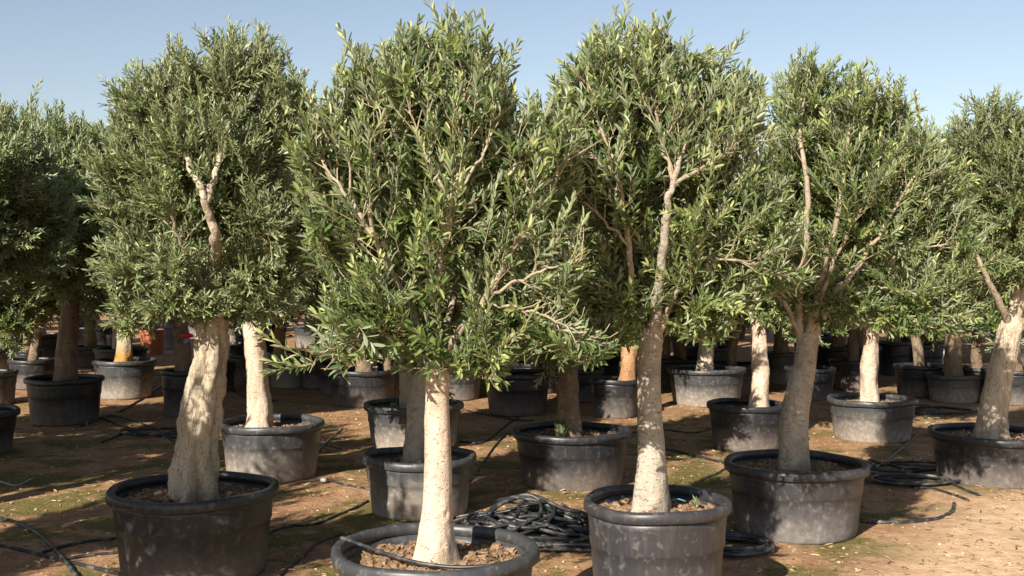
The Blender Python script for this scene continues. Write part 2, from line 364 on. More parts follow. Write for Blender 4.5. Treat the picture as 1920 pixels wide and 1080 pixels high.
def crown(rng, ells, skel, nclu, nsub, nshoot, leaf, shoot_len=.20, pair=.021, upb=.55, density=1.0, limb_twigs=0, clip=1.0, spray=.30):
    """ells: list of (centre, radii). skel: list of polylines (m,3) with radii. Returns twig MB and leaf arrays."""
    nodes = [p for P, r in skel for p in P]; rads = [x for P, r in skel for x in r]
    nodes = np.array(nodes); rads = np.array(rads)
    C = np.array([e[0] for e in ells], dtype=float); Rd = np.array([e[1] for e in ells], dtype=float)
    C0 = C.copy(); Rd0 = Rd * np.array((1, 1.6, 1))
    sh = np.minimum(shoot_len * .75, .5 * Rd.min(1))[:, None]; Rd = Rd - sh; C[:, 2] -= .25 * shoot_len; vol = Rd.prod(1); vol = vol / vol.sum()
    cc = (C * vol[:, None]).sum(0)
    def samp(n, lo, hi=1.0):
        k = rng.choice(len(C), n, p=vol); d = norm(rng.normal(size=(n, 3)))
        return C[k] + d * Rd[k] * ((lo ** 3 + (hi ** 3 - lo ** 3) * rng.rand(n)) ** (1 / 3.))[:, None]
    tw = MB()
    def attach(p, rk, seg, sides, wig):
        nonlocal nodes, rads
        d = nodes - p; dist = np.linalg.norm(d, axis=1)
        cost = dist + .7 * np.maximum(0, d[:, 2] + .25 * dist)
        j = int(np.argmin(cost)); a = nodes[j]; ra = min(rads[j] * .75, rk)
        L = np.linalg.norm(p - a)
        out = norm(a - np.array((cc[0], cc[1], a[2])) + 1e-6)
        mid = (a + p) / 2 + np.array((0, 0, -.08 * L)) + out * .05 * L + rng.normal(size=3) * wig * L
        t = np.linspace(0, 1, seg)[:, None]
        P = a * (1 - t) ** 2 + 2 * mid * t * (1 - t) + p * t ** 2
        P[1:-1] += rng.normal(size=(seg - 2, 3)) * .012 * L
        r = np.linspace(ra, max(ra * .45, .0022), seg)
        tube(tw, P, r, sides, cap=False)
        nodes = np.vstack([nodes, P[1:]]); rads = np.concatenate([rads, r[1:]])
        return P
    base, dirs = [], []
    for P, r in list(skel):                      # side twigs along every limb
        if not limb_twigs: break
        acc = 0
        for q in range(1, len(P)):
            acc += np.linalg.norm(P[q] - P[q - 1])
            if acc < limb_twigs or r[q] > .016: continue
            acc = 0; tg = norm(P[q] - P[q - 1])
            for _ in range(2):
                side = rng.normal(size=3); side -= tg * side.dot(tg); side = norm(side)
                L = rng.uniform(.06, .20); dd = norm(tg * .7 + side * .9 + np.array((0, 0, .35)))
                W = np.array([P[q], P[q] + dd * L * .5 + tg * .02, P[q] + dd * L + np.array((0, 0, .12 * L))])
                tube(tw, catmull(W, 4), np.linspace(min(.0038, r[q] * .7), .002, 4), 4, cap=False)
                base.append(W[2]); dirs.append(dd); base.append(W[1]); dirs.append(norm(dd + rng.normal(size=3) * .5))
        base.append(P[-1]); dirs.append(norm(P[-1] - P[-2])); base.append(P[-2]); dirs.append(norm(P[-1] - P[-3] + rng.normal(size=3) * .02))
    p1 = samp(nclu, .25, .85)
    for p in p1[np.argsort(np.linalg.norm(p1 - nodes.mean(0), axis=1))]: attach(p, .0125, 7, 6, .06)
    p2 = samp(nsub, .35, .97)
    for p in p2[np.argsort(np.linalg.norm(p2 - cc, axis=1))]:
        P = attach(p, .0065, 5, 4, .08)
        tg = norm(P[-1] - P[-2])
        base.append(P[-1]); dirs.append(tg)
        for q in range(nshoot - 1):
            u = rng.rand() * .75 + .2; x = u * 4; i0 = int(min(x, 3)); f = x - i0
            base.append(P[i0] * (1 - f) + P[i0 + 1] * f); dirs.append(tg * .5 + rng.normal(size=3) * .6)
    # a few long upright leaders out of the top of each lobe
    nl0 = len(base)
    tp = samp(nsub // 5, .75, 1.0)
    tp = tp[(tp[:, 2] > cc[2] + .15 * Rd[:, 2].mean())]
    for p in tp:
        P = attach(p, .005, 5, 4, .06)
        for q in range(2): base.append(P[-1 - q]); dirs.append(np.array((rng.normal() * .2, rng.normal() * .2, 1.6)))
    ns0 = len(base)
    k_ = rng.choice(len(C), int(nsub * spray), p=vol); dd = rng.normal(size=(len(k_), 3)); dd[:, 2] += .45; dd = norm(dd)
    sp0 = C0[k_] + dd * Rd[k_] * rng.uniform(.60, .80, (len(k_), 1))
    e0 = np.min([np.linalg.norm((sp0 - C[q]) / (Rd[q] * .62), axis=1) for q in range(len(C))], axis=0)
    for p, d_ in zip(sp0[e0 > 1], dd[e0 > 1]):
        P = attach(p, .004, 5, 4, .05)
        o_ = norm(d_ * .75 + np.array((0, 0, .62)) + rng.normal(size=3) * .16)
        base.append(P[-1]); dirs.append(o_)
        for _ in range(2): base.append(P[-2]); dirs.append(norm(o_ + rng.normal(size=3) * .45))
    base = np.array(base); dirs = norm(np.array(dirs))
    out = norm((base - cc) / Rd.mean(0))
    sd_ = norm(dirs * .55 + out * .55 + np.array((0, 0, upb)) + rng.normal(size=base.shape) * .32)
    ns = len(base); K = 11; isp = np.arange(ns) >= ns0
    sd_[isp] = norm(dirs[isp] + rng.normal(size=(isp.sum(), 3)) * .08)
    SL = shoot_len * (.55 + .8 * rng.rand(ns)); SL[nl0:] *= 1.1 + .5 * rng.rand(ns - nl0); up = np.array((0, 0, 1.0))
    SL[isp] *= 1.0 + .40 * rng.rand(isp.sum())
    npair = np.maximum(3, (SL / pair).astype(int))
    bend = norm(rng.normal(size=(ns, 3)) + up * .8) * .18
    tip = base + sd_ * SL[:, None] + bend * SL[:, None]
    e_ = np.min([np.linalg.norm((tip - C0[q]) / Rd0[q], axis=1) for q in range(len(C0))], axis=0)
    lim = rng.uniform(.88, 1.10, ns) + np.where((rng.rand(ns) < .22) & (sd_[:, 2] > .55), rng.uniform(.08, .28, ns), 0)
    SL = np.where(isp, SL * np.clip(1 - (e_ - 1.22 * clip) * 1.2, .45, 1), SL)
    SL = np.where((e_ < lim * clip * .95) | isp, SL, np.maximum(.38 * SL, .055)); npair = np.maximum(3, (SL / pair).astype(int))
    ok = e_ < 1.5 * clip
    ok |= isp; base, sd_, SL, bend, npair, isp = base[ok], sd_[ok], SL[ok], bend[ok], npair[ok], isp[ok]; ns = len(base)
    # shoot stems, 3 rings of 3
    ts = np.array([0, .5, 1.0])
    sp_ = base[:, None] + sd_[:, None] * (ts * 1)[None, :, None] * SL[:, None, None] + bend[:, None] * (ts ** 2)[None, :, None] * SL[:, None, None]
    u = norm(np.cross(sd_, up + .01)); w_ = np.cross(sd_, u)
    th = np.arange(3) / 3 * 2 * math.pi; rr = np.array([.0034, .0024, .0010])
    V = sp_[:, :, None] + rr[None, :, None, None] * (np.cos(th)[None, None, :, None] * u[:, None, None] + np.sin(th)[None, None, :, None] * w_[:, None, None])
    fr = ringfaces(3, 3); Qs = (np.arange(ns)[:, None, None] * 9 + fr[None]).reshape(-1, 4)
    tw.add(V.reshape(-1, 3), Qs)
    # leaves
    Bs, Ds, Ns, Ls, Ts = [], [], [], [], []
    mx = int(npair.max()); roll = rng.rand(ns) * 6.28
    tone = np.clip(rng.rand(ns) + .3 * isp, 0, 1.15)
    for q in range(mx):
        sel = npair > q; t = (q + .6) / npair[sel]
        pos = base[sel] + sd_[sel] * (t * SL[sel])[:, None] + bend[sel] * (t ** 2 * SL[sel])[:, None]
        tan = norm(sd_[sel] + 2 * bend[sel] * t[:, None])
        a = roll[sel] + q * 1.571 + rng.normal(size=sel.sum()) * .3
        rad_ = norm(u[sel] * np.cos(a)[:, None] + w_[sel] * np.sin(a)[:, None])
        for sgn in (1, -1):
            keep = rng.rand(len(pos)) < density
            ang = (.98 - .55 * t + rng.normal(size=len(pos)) * .16)[:, None]
            d = norm(tan * np.cos(ang) + sgn * rad_ * np.sin(ang) + np.array((0, 0, .08)) + rng.normal(size=pos.shape) * .08)
            nn = norm(tan - d * (tan * d).sum(1, keepdims=True) + up * .35 + rng.normal(size=pos.shape) * .28)
            nn = norm(nn - d * (nn * d).sum(1, keepdims=True))
            sz = leaf * (.62 + .45 * np.sin(np.clip(t, 0, 1) * 2.6 + .35)) * (.85 + .3 * rng.rand(len(pos)))
            Bs.append(pos[keep]); Ds.append(d[keep]); Ns.append(nn[keep]); Ls.append(sz[keep])
            hz = np.clip((t - .55) * .55, 0, .3) + .5 * tone[sel] + rng.normal(size=len(pos)) * .16 + .14
            Ts.append(np.clip(hz, 0, 1)[keep])
    B = np.concatenate(Bs); L = np.concatenate(Ls)
    lm = leaves_mesh('crown', B, np.concatenate(Ds), np.concatenate(Ns), L, L * (.112 + .03 * rng.rand(len(L))), np.concatenate(Ts))
    return tw.mesh('twigs'), lm, len(B)

def trunk_mesh(P, r, sides, m, seed, gn=.10, flare=.35, knots=6, fold=0.0):
    rng = np.random.RandomState(seed)
    PP = catmull(P, m); rr = np.interp(np.linspace(0, 1, m), np.linspace(0, 1, len(r)), r)
    t = np.linspace(0, 1, m); rr = rr * (1 + flare * np.exp(-t * 16))
    kn = [(rng.rand() * 6.28, rng.rand() * .85 + .1, .5 + rng.rand()) for _ in range(knots)]
    fl = [(rng.rand() * 6.28, rng.choice([3, 4, 5])) for _ in range(3)]
    def warp(V, Pc, r, s):
        V = V.reshape(m, s, 3).copy(); th = np.arange(s) / s * 2 * math.pi
        for q in range(m):
            for e in range(s):
                d = V[q, e] - Pc[q]; p = V[q, e]
                f = gn * (mn.noise((p[0] * 9 + seed, p[1] * 9, p[2] * 3.5)) + .5 * mn.noise((p[0] * 24, p[1] * 24 + seed, p[2] * 10)) + .25 * mn.noise((p[0] * 60, p[1] * 60 + seed, p[2] * 40)))
                f += flare * .35 * math.exp(-t[q] * 10) * math.sin(th[e] * fl[0][1] + fl[0][0])
                if fold:
                    x = math.sin(th[e] * 3 + 2.6 * t[q] + 1.2 * mn.noise((0, seed, t[q] * 5)) + fl[1][0])
                    f += fold * (abs(x) ** .7 - .75)
                for (ka, kt, ks) in kn:
                    da = (th[e] - ka + math.pi) % 6.2832 - math.pi
                    g2 = (da * 3.0) ** 2 + ((t[q] - kt) * 26) ** 2
                    f += .16 * ks * math.exp(-g2) - .22 * ks * math.exp(-g2 * 5)
                V[q, e] = Pc[q] + d * (1 + f)
        return V.reshape(-1, 3)
    mb = MB(); tube(mb, PP, rr, sides, cap=True, warp=warp)
    return mb.mesh('trunk')

ORD = ['first', 'second', 'third', 'fourth', 'fifth', 'sixth', 'seventh', 'eighth', 'ninth', 'tenth', 'eleventh', 'twelfth', 'thirteenth', 'fourteenth', 'fifteenth', 'sixteenth', 'seventeenth', 'eighteenth', 'nineteenth', 'twentieth']
TREEGROUP = 'olive trees growing in pots'
def hero(name, d, soil, trunk, limbs, ells, bark, leafm, nclu, nsub, nshoot, leaf, seed, label, gn=.08, flare=.3, fold=0., **kw):
    rng = np.random.RandomState(seed); O = at_y(trunk[0][0], trunk[0][1], d); O[2] = soil
    def L(px, py, dy=0): return at_y(px, py, d + dy * (.9 if dy < -.1 else 1)) - O
    P = [L(a, b) for a, b, _ in trunk]; P[0][2] = -.03
    r = [wd / F * d / 2 * .93 for _, _, wd in trunk]
    e = empty(name, O); tag(e, label, 'olive tree', TREEGROUP)
    obj('trunk', trunk_mesh(P, r, 48, 110, seed, gn, flare, 9 + int(fold * 40), fold), bark, e)
    skel = []
    for li in limbs:
        pts, r0, r1 = li[:3]
        PP = catmull([L(*p) for p in pts], 8 * len(pts)); n = len(PP)
        wg = np.array([[mn.noise((q * .35, seed, x * 5.)) for x in range(3)] for q in range(n)]) * .022
        wg[:4] *= np.linspace(0, 1, 4)[:, None]; PP = PP + wg
        rr = (r1 + (r0 - r1) * (1 - np.linspace(0, 1, n)) ** 1.35) / F * d * (.66 if len(li) == 3 else .78) * (1 + .12 * np.array([mn.noise((q * .7, seed + 3, 1)) for q in range(n)]))
        mb = MB(); tube(mb, PP, rr, 14); obj('limb', mb.mesh('limb'), bark if len(li) > 3 else LIMB, e)
        skel.append((PP[6:], rr[6:]))
    EL = []
    for (px, py, dy, rx, rz, ry) in ells:
        EL.append((L(px, py, dy), np.array((rx / F * (d + dy), ry, rz / F * (d + dy))) * .925)); EL[-1][0][2] -= .045
    tw, lm, n = crown(rng, EL, skel, nclu, nsub, nshoot, leaf, limb_twigs=.055, **kw)
    t_ = obj('twigs', tw, TWIG, e); obj('crown', lm, leafm, e)
    print(name, 'leaves', n)
    return e

# ---- pots solved from their outline: (cx, rim y, rim width, front foot y)
def solve(cx, yr, wd, yb, h=None):
    if h is None:
        dbf = F * HC / (yb - Y0); d = dbf / (1 - .41 * wd / F); h = HC - (yr - Y0) * d / F
    else: d = F * (HC - h) / (yr - Y0)
    return (cx - 960) / F * d, d, wd * d / F, h

POTS = {}
def pot_px(key, cx, yr, wd, yb, mat, label, h=None, seg=72, **kw):
    x, d, D, hh = solve(cx, yr, wd, yb, h)
    POTS[key] = (x, d, D, hh)
    make_pot((x, d, -.006), D, hh, mat, label, seg, seed=len(POTS), rz=len(POTS) * 1.7, **kw)
    return x, d, D, hh
pot_px('a', 362, 910, 317, 0, POT_DARK, 'large black pot at left front under the thick gnarled trunk', h=.53)
pot_px('b', 816, 1022, 387, 0, POT_DUSTY, 'nearest black pot with broad sunlit rim crossed by a thin hose', h=.53)
pot_px('c', 1232, 933, 280, 0, POT_BROWN, 'tall brownish black pot right of the tangled hose heap', h=.62)
pot_px('d', 1493, 863, 270, 1024, POT_BROWN, 'wide brownish black pot dappled with shade beside the coiled hose')
pot_px('e', 1866, 807, 234, 920, POT_DARK, 'wide black pot at the right edge beside the sandy track')
pot_px('f', 1636, 744, 165, 833, POT_DUSTY, 'grey dusty pot in the sun left of the loose hose loops', seg=64)
pot_px('g', 1325, 688, 146, 765, POT_DUSTY, 'grey dusty pot in the middle distance with a leaf shadow on it', seg=64)
pot_px('h', 1402, 754, 152, 850, POT_DARK, 'black shaded pot partly behind the wide brownish pot', seg=64)
pot_px('i', 1072, 803, 223, 925, POT_DARK, 'black shaded pot directly behind the tangled hose heap', seg=64)
pot_px('j', 786, 850, 213, 980, POT_DUSTY, 'black pot with leaf shadows directly behind the nearest pot')
pot_px('k', 775, 754, 186, 850, POT_DUSTY, 'pot with a smooth grey rim behind two other pots at the centre', seg=64)
pot_px('l', 508, 788, 200, 909, POT_DUSTY, 'wide dusty pot with pale foot behind the left front pot', seg=64)
pot_px('m', 541, 660, 82, 728, POT_PALE, 'small blue grey pot holding an orange barked trunk', seg=48)
pot_px('n', 120, 706, 142, 800, POT_DARK, 'black pot in deep shade at left with sun flecks on its side', seg=48)
pot_px('o', 232, 673, 118, 750, POT_DUSTY, 'grey pot with a torn rim liner at left, half in shadow', seg=48)
pot_px('p', -70, 768, 200, 866, POT_DARK, 'black pot cut off by the left edge', seg=48)
pot_px('q', 345, 692, 86, 785, POT_DARK, 'black pot in shade behind the thick gnarled trunk', seg=48)
pot_px('r', 682, 690, 137, 766, POT_DARK, 'black pot in deep shade behind the low left branch of the nearest tree', seg=48)
pot_px('s', 970, 697, 130, 782, POT_DARK, 'black pot with faint sun flecks behind the nearest tree at centre', seg=48)
pot_px('t', 1154, 708, 96, 786, POT_DARK, 'small black pot left of the grey barked trunk', seg=48)

# ------------------------------------------------------------------ front trees
_, d, _, h = POTS['a']
hero('olive_tree', d, h - .07,
     [(366, 925, 88), (367, 890, 82), (370, 850, 80), (376, 780, 77), (387, 720, 74), (394, 680, 66), (395, 630, 64), (396, 590, 60), (398, 545, 56)],
     [([(397, 575, 0), (402, 500, -.05), (405, 445, -.38), (386, 385, -.50), (376, 345, -.52)], 18, 7, 1),
      ([(388, 380, -.50), (400, 335, -.45), (425, 240, -.2), (435, 130, 0)], 9, 4, 1),
      ([(378, 352, -.52), (350, 300, -.4), (325, 220, -.15), (300, 140, 0)], 8, 4, 1),
      ([(404, 770, .02), (412, 700, .0), (414, 620, 0), (412, 560, .02), (440, 470, .2), (480, 340, .3)], 15, 8, 1),
      ([(388, 560, 0), (330, 500, .05), (270, 430, .0), (230, 330, 0)], 12, 4),
      ([(408, 560, 0), (470, 505, -.05), (540, 430, 0), (560, 320, .05)], 11, 4),
      ([(398, 560, .03), (400, 440, .3), (390, 300, .45), (400, 180, .3)], 16, 5),
      ([(392, 545, -.03), (350, 480, -.3), (320, 400, -.45)], 10, 4)],
     [(385, 300, .08, 190, 170, .55), (432, 140, 0, 78, 112, .38), (362, 150, 0, 65, 80, .35), (300, 190, 0, 100, 95, .4), (250, 210, 0, 60, 90, .3), (530, 200, .05, 75, 90, .36), (492, 125, 0, 50, 90, .3), (560, 190, 0, 50, 70, .3),
      (270, 480, -.02, 115, 100, .45), (490, 480, .05, 115, 75, .42), (235, 350, 0, 80, 120, .4), (330, 470, -.25, 90, 70, .3), (500, 400, -.25, 90, 90, .35), (350, 550, -.1, 130, 45, .35), (250, 580, 0, 60, 45, .3), (500, 550, .1, 80, 45, .35)],
     BARK_TAN, LEAF_SILVER, 80, 640, 5, .054, 11, 'olive tree with thick gnarled forked trunk in the left front pot', .24, .12, .34,
     shoot_len=.17, pair=.019)
_, d, _, h = POTS['b']
hero('olive_tree', d, h - .07,
     [(818, 1045, 84), (818, 1000, 70), (820, 940, 60), (821, 870, 55), (820, 800, 51), (819, 730, 48), (817, 680, 46), (814, 640, 46)],
     [([(810, 665, 0), (785, 605, -.1), (742, 525, -.24), (700, 445, -.34), (655, 372, -.38), (615, 320, -.36), (590, 270, -.3)], 13, 2.5),
      ([(655, 372, -.38), (655, 300, -.36), (630, 210, -.25)], 4, 1.6),
      ([(700, 445, -.34), (690, 350, -.38), (715, 250, -.3), (700, 130, -.2)], 6, 2),
      ([(814, 660, 0), (822, 560, -.18), (828, 480, -.32), (846, 380, -.42), (862, 280, -.42), (872, 150, -.3)], 11, 2.5),
      ([(846, 380, -.42), (800, 290, -.44), (765, 190, -.34), (755, 110, -.2)], 5, 2),
      ([(850, 370, -.42), (910, 280, -.42), (935, 200, -.3)], 5, 2),
      ([(818, 672, 0), (878, 605, -.18), (914, 555, -.28), (960, 470, -.36), (1006, 408, -.38), (1045, 330, -.3), (1065, 260, -.2)], 14, 2.5),
      ([(1006, 408, -.38), (985, 330, -.38), (960, 260, -.3)], 5, 2),
      ([(905, 568, -.26), (985, 580, -.36), (1060, 610, -.42), (1118, 636, -.42)], 4.5, 1.5),
      ([(905, 560, -.26), (985, 520, -.4), (1060, 495, -.44), (1098, 482, -.42)], 5, 1.8),
      ([(806, 660, -.02), (730, 630, -.25), (650, 642, -.35), (600, 665, -.36)], 5, 1.5),
      ([(812, 655, .02), (795, 520, .25), (770, 350, .4), (745, 220, .3)], 12, 4),
      ([(820, 655, .02), (870, 500, .25), (930, 350, .42), (940, 200, .3)], 12, 4)],
     [(850, 360, .1, 195, 170, .5), (772, 150, 0, 62, 120, .32), (868, 145, 0, 66, 115, .32), (820, 170, .1, 70, 90, .3), (925, 195, 0, 50, 100, .3), (690, 190, 0, 58, 115, .3), (645, 290, 0, 85, 125, .36), (590, 330, -.1, 45, 70, .25),
      (1005, 330, 0, 85, 110, .36), (1045, 280, .05, 60, 80, .28), (1000, 250, .05, 40, 80, .28), (705, 540, 0, 110, 70, .38), (945, 560, 0, 115, 70, .4), (625, 420, -.05, 65, 75, .32), (1040, 450, 0, 70, 80, .3), (860, 640, -.12, 110, 40, .28), (1040, 600, -.2, 80, 45, .26), (1110, 630, -.3, 50, 28, .2), (660, 630, -.2, 70, 42, .26), (605, 655, -.28, 42, 30, .2), (1080, 485, -.3, 45, 30, .2), (730, 600, -.1, 90, 50, .3), (900, 660, -.25, 70, 40, .2)],
     BARK_CREAM, LEAF_GREEN, 95, 340, 4, .068, 22, 'nearest olive tree with smooth cream trunk and open airy crown', .045, .25, 0.,
     shoot_len=.26, pair=.021)
_, d, _, h = POTS['c']
hero('olive_tree', d, h - .07,
     [(1222, 938, 70), (1222, 900, 66), (1221, 850, 56), (1218, 780, 49), (1217, 700, 46), (1219, 650, 46), (1220, 615, 48)],
     [([(1212, 640, 0), (1188, 585, -.08), (1178, 460, -.28), (1160, 335, -.42), (1118, 215, -.3), (1100, 130, -.2)], 14, 2.5),
      ([(1221, 640, 0), (1237, 530, -.2), (1248, 420, -.40), (1262, 340, -.46), (1290, 250, -.4), (1300, 150, -.2)], 15, 3, 1),
      ([(1262, 340, -.46), (1240, 260, -.44), (1225, 180, -.3), (1228, 90, -.1)], 6, 2),
      ([(1228, 640, 0), (1262, 560, -.1), (1310, 460, -.25), (1370, 350, -.3), (1400, 240, -.2)], 13, 3),
      ([(1288, 487, -.2), (1370, 486, -.34), (1440, 508, -.4), (1490, 522, -.42)], 4.5, 1.6),
      ([(1262, 345, -.46), (1310, 318, -.46), (1370, 285, -.4), (1400, 240, -.3)], 6, 2),
      ([(1160, 335, -.42), (1110, 290, -.42), (1060, 250, -.3)], 5, 2),
      ([(1178, 460, -.28), (1120, 400, -.36), (1060, 350, -.3)], 5, 2),
      ([(1218, 640, .02), (1200, 480, .3), (1190, 300, .42), (1190, 180, .3)], 12, 4),
      ([(1226, 640, .02), (1300, 480, .35), (1350, 330, .4)], 10, 4)],
     [(1240, 330, .08, 185, 165, .52), (1138, 160, 0, 60, 130, .34), (1232, 160, 0, 58, 128, .34), (1335, 190, 0, 62, 105, .34), (1385, 200, .05, 48, 98, .3), (1072, 230, 0, 62, 120, .34), (1190, 200, .1, 90, 100, .3),
      (1075, 350, 0, 85, 110, .34), (1400, 390, 0, 100, 110, .38), (1180, 530, 0, 115, 75, .4), (1310, 530, 0, 120, 70, .4), (1430, 500, -.15, 80, 45, .25), (1490, 520, -.3, 45, 25, .2), (1140, 600, -.05, 70, 38, .3), (1320, 595, -.05, 75, 40, .3), (1220, 570, .25, 110, 40, .25)],
     BARK_GREY, LEAF_GREEN, 95, 370, 4, .067, 33, 'olive tree with speckled grey trunk right of the nearest tree', .06, .3, 0.,
     shoot_len=.25, pair=.021)
_, d, _, h = POTS['d']
hero('olive_tree', d, h - .07,
     [(1489, 870, 60), (1488, 830, 58), (1490, 790, 56), (1498, 740, 50), (1508, 690, 45), (1513, 650, 42), (1514, 625, 42)],
     [([(1508, 650, 0), (1496, 595, -.05), (1510, 480, -.3), (1514, 360, -.42), (1500, 240, -.3), (1515, 150, -.1)], 15, 4),
      ([(1516, 650, 0), (1558, 560, -.15), (1602, 508, -.3), (1660, 420, -.42), (1720, 320, -.35)], 14, 3),
      ([(1513, 645, .0), (1545, 500, -.3), (1578, 380, -.48), (1592, 240, -.35)], 13, 4),
      ([(1570, 548, -.02), (1650, 540, -.15), (1715, 580, -.25), (1780, 612, -.3)], 6, 2),
      ([(1600, 510, 0), (1690, 478, -.15), (1780, 455, -.25)], 6, 2),
      ([(1512, 640, .02), (1500, 480, .4), (1540, 300, .5)], 12, 4),
      ([(1516, 640, -.02), (1560, 500, -.35), (1620, 380, -.5)], 9, 3),
      ([(1506, 640, -.02), (1460, 540, -.2), (1430, 450, -.25)], 8, 3)],
     [(1595, 350, .1, 165, 150, .58), (1510, 190, 0, 75, 95, .38), (1590, 190, 0, 75, 75, .38), (1660, 230, 0, 70, 85, .38), (1725, 330, 0, 80, 110, .4), (1770, 430, 0, 85, 110, .4),
      (1700, 560, -.05, 130, 65, .4), (1480, 420, 0, 90, 120, .4), (1560, 540, 0, 110, 70, .4), (1480, 300, 0, 70, 100, .35), (1780, 580, -.1, 70, 50, .3)],
     BARK_GREY, LEAF_GREEN, 90, 430, 4, .067, 44, 'olive tree with leaning grey trunk scarred near its base', .09, .12, .03,
     shoot_len=.24, pair=.021)
_, d, _, h = POTS['e']
hero('olive_tree', d, h - .06,
     [(1860, 812, 64), (1862, 780, 58), (1868, 740, 54), (1878, 690, 48), (1890, 640, 46), (1900, 595, 42)],
     [([(1897, 615, 0), (1902, 520, 0), (1880, 440, 0), (1860, 330, 0)], 18, 6),
      ([(1900, 615, 0), (1930, 500, 0), (1980, 400, 0), (2010, 300, 0)], 16, 6),
      ([(1900, 610, .02), (1905, 480, .3), (1900, 300, .4)], 14, 5),
      ([(1896, 610, -.02), (1850, 520, -.3), (1810, 430, -.4)], 12, 4)],
     [(1900, 350, 0, 140, 130, .7), (1870, 220, 0, 80, 70, .4), (1800, 280, 0, 65, 80, .4), (1970, 250, 0, 90, 90, .5), (1870, 480, 0, 130, 85, .5), (2010, 400, 0, 100, 120, .5), (1800, 420, 0, 70, 90, .4)],
     BARK_TAN, LEAF_DEEP, 60, 500, 5, .060, 55, 'olive tree with thick leaning tan trunk at the right edge', .10, .2, .05, shoot_len=.2, pair=.023)

# ------------------------------------------------------------------ further trees: variants copied with their parts
def variant(seed, th, tr, cz, rx, rz, nclu, nsub, nshoot, leaf, bark, leafm, lean=.08, gn=.15, sides=28, m=50, **kw):
    rng = np.random.RandomState(seed)
    a = rng.rand() * 6.28
    P = [np.array((0, 0, -.03)), np.array((lean * .4 * math.cos(a), lean * .4 * math.sin(a), th * .4)), np.array((lean * math.cos(a + .6), lean * math.sin(a + .6), th))]
    r = [tr * 1.15, tr, tr * .82]
    e = {'trunk': (trunk_mesh(P, r, sides, m, seed, gn, .3, 8, .10), bark), 'limbs': []}
    skel = []; nl = 5
    for q in range(nl):
        A = a + q * 6.283 / nl + rng.normal() * .25; top = P[-1]
        o = np.array((math.cos(A), math.sin(A), 0))
        pts = [top - np.array((0, 0, .08)), top + o * rx * .18 + np.array((0, 0, rz * .3)), top + o * rx * .42 + np.array((0, 0, rz * .55)), top + o * rx * (.35 + .35 * rng.rand()) + np.array((0, 0, rz * (.9 + .3 * rng.rand())))]
        PP = catmull(pts, 16); rr = np.linspace(tr * .55, .012, 16)
        mb = MB(); tube(mb, PP, rr, 9); e['limbs'].append((mb.mesh('limb'), bark)); skel.append((PP[3:], rr[3:]))
    EL = [(np.array((0, 0, cz)), np.array((rx, rx, rz)) * .80)]
    for q in range(14):
        A = rng.rand() * 6.28; zz = rng.uniform(-.75, .75); rr = math.sqrt(max(0, 1 - zz * zz)) * .62
        s = rng.uniform(.26, .46)
        EL.append((np.array((rx * rr * math.cos(A), rx * rr * math.sin(A), cz + rz * zz * .85)), np.array((rx, rx, rz)) * s))
    tw, lm, n = crown(rng, EL, skel, nclu, nsub, nshoot, leaf, clip=1.2, **kw)
    e['twigs'] = (tw, TWIG); e['crown'] = (lm, leafm); print('variant', seed, n)
    return e
KW = dict(shoot_len=.22, pair=.026)
VAR = [variant(101, .95, .098, 1.85, 1.05, 1.2, 60, 560, 5, .085, BARK_TAN, LEAF_SILVER, **KW),
       variant(102, .90, .092, 1.80, 1.0, 1.16, 60, 520, 5, .085, BARK_CREAM, LEAF_GREEN, **KW),
       variant(103, .90, .100, 1.80, 1.1, 1.2, 60, 600, 5, .085, BARK_GREY, LEAF_DEEP, **KW),
       variant(104, 1.02, .110, 2.0, 1.15, 1.26, 70, 640, 5, .085, BARK_TAN, LEAF_SILVER, **KW)]
VAR.append(variant(105, .45, .06, 1.30, .80, 1.05, 50, 480, 5, .085, BARK_GREY, LEAF_DEEP, **KW))
VAR.append(variant(107, .95, .098, 1.75, .85, .95, 45, 150, 4, .085, BARK_TAN, LEAF_SILVER, **KW))
VAR.append(variant(106, .50, .07, 1.45, .95, 1.20, 55, 520, 5, .085, BARK_TAN, LEAF_GREEN, **KW))
def place(v, x, y, z, rz, sc, label, group=TREEGROUP, crown_mat=None, bark=None):
    V = VAR[v]; e = empty('olive_tree', (x, y, z), rz, sc); tag(e, label, 'olive tree', group)
    def put(nm, me, mt):
        o = bpy.data.objects.new(nm, me); COL.objects.link(o); o.parent = e
        if not me.materials: me.materials.append(mt)
        return o
    o = put('trunk', *V['trunk'])
    if bark:
        o.material_slots[0].link = 'OBJECT'; o.material_slots[0].material = bark
    for l in V['limbs']: put('limb', *l)
    put('twigs', *V['twigs']); put('crown', *V['crown'])
    return e
def inpot(key, px, v, rz, top, label, **kw):
    x, d, D, h = POTS[key]; X = (px - 960) / F * d; z = h - .07
    base_top = (3.05, 2.96, 3.02, 3.25)[v]
    return place(v, X, d, z, rz, (top - z) / base_top, label, **kw)
inpot('f', 1632, 1, .4, 3.25, 'olive tree with a cream trunk in the dusty pot left of the hose loops')
inpot('g', 1322, 0, 2.0, 3.5, 'olive tree with a pale trunk in the farther dusty pot', bark=BARK_CREAM)
inpot('h', 1424, 1, 3.4, 3.2, 'olive tree with pale trunk just left of the leaning grey trunk')
inpot('i', 1070, 2, 1.0, 3.1, 'olive tree with shaded brown trunk behind the hose heap', bark=BARK_SHADED)
inpot('j', 778, 2, 4.2, 2.95, 'slim olive tree whose grey trunk leans behind the cream trunk')
inpot('k', 768, 0, 5.3, 3.2, 'olive tree with tan trunk behind the slim leaning tree')
inpot('l', 484, 3, .9, 3.35, 'olive tree with pale knotted trunk behind the left front tree', bark=BARK_CREAM)
inpot('n', 122, 2, 2.7, 3.95, 'olive tree in deep shade with a dark trunk at left', bark=BARK_SHADED)
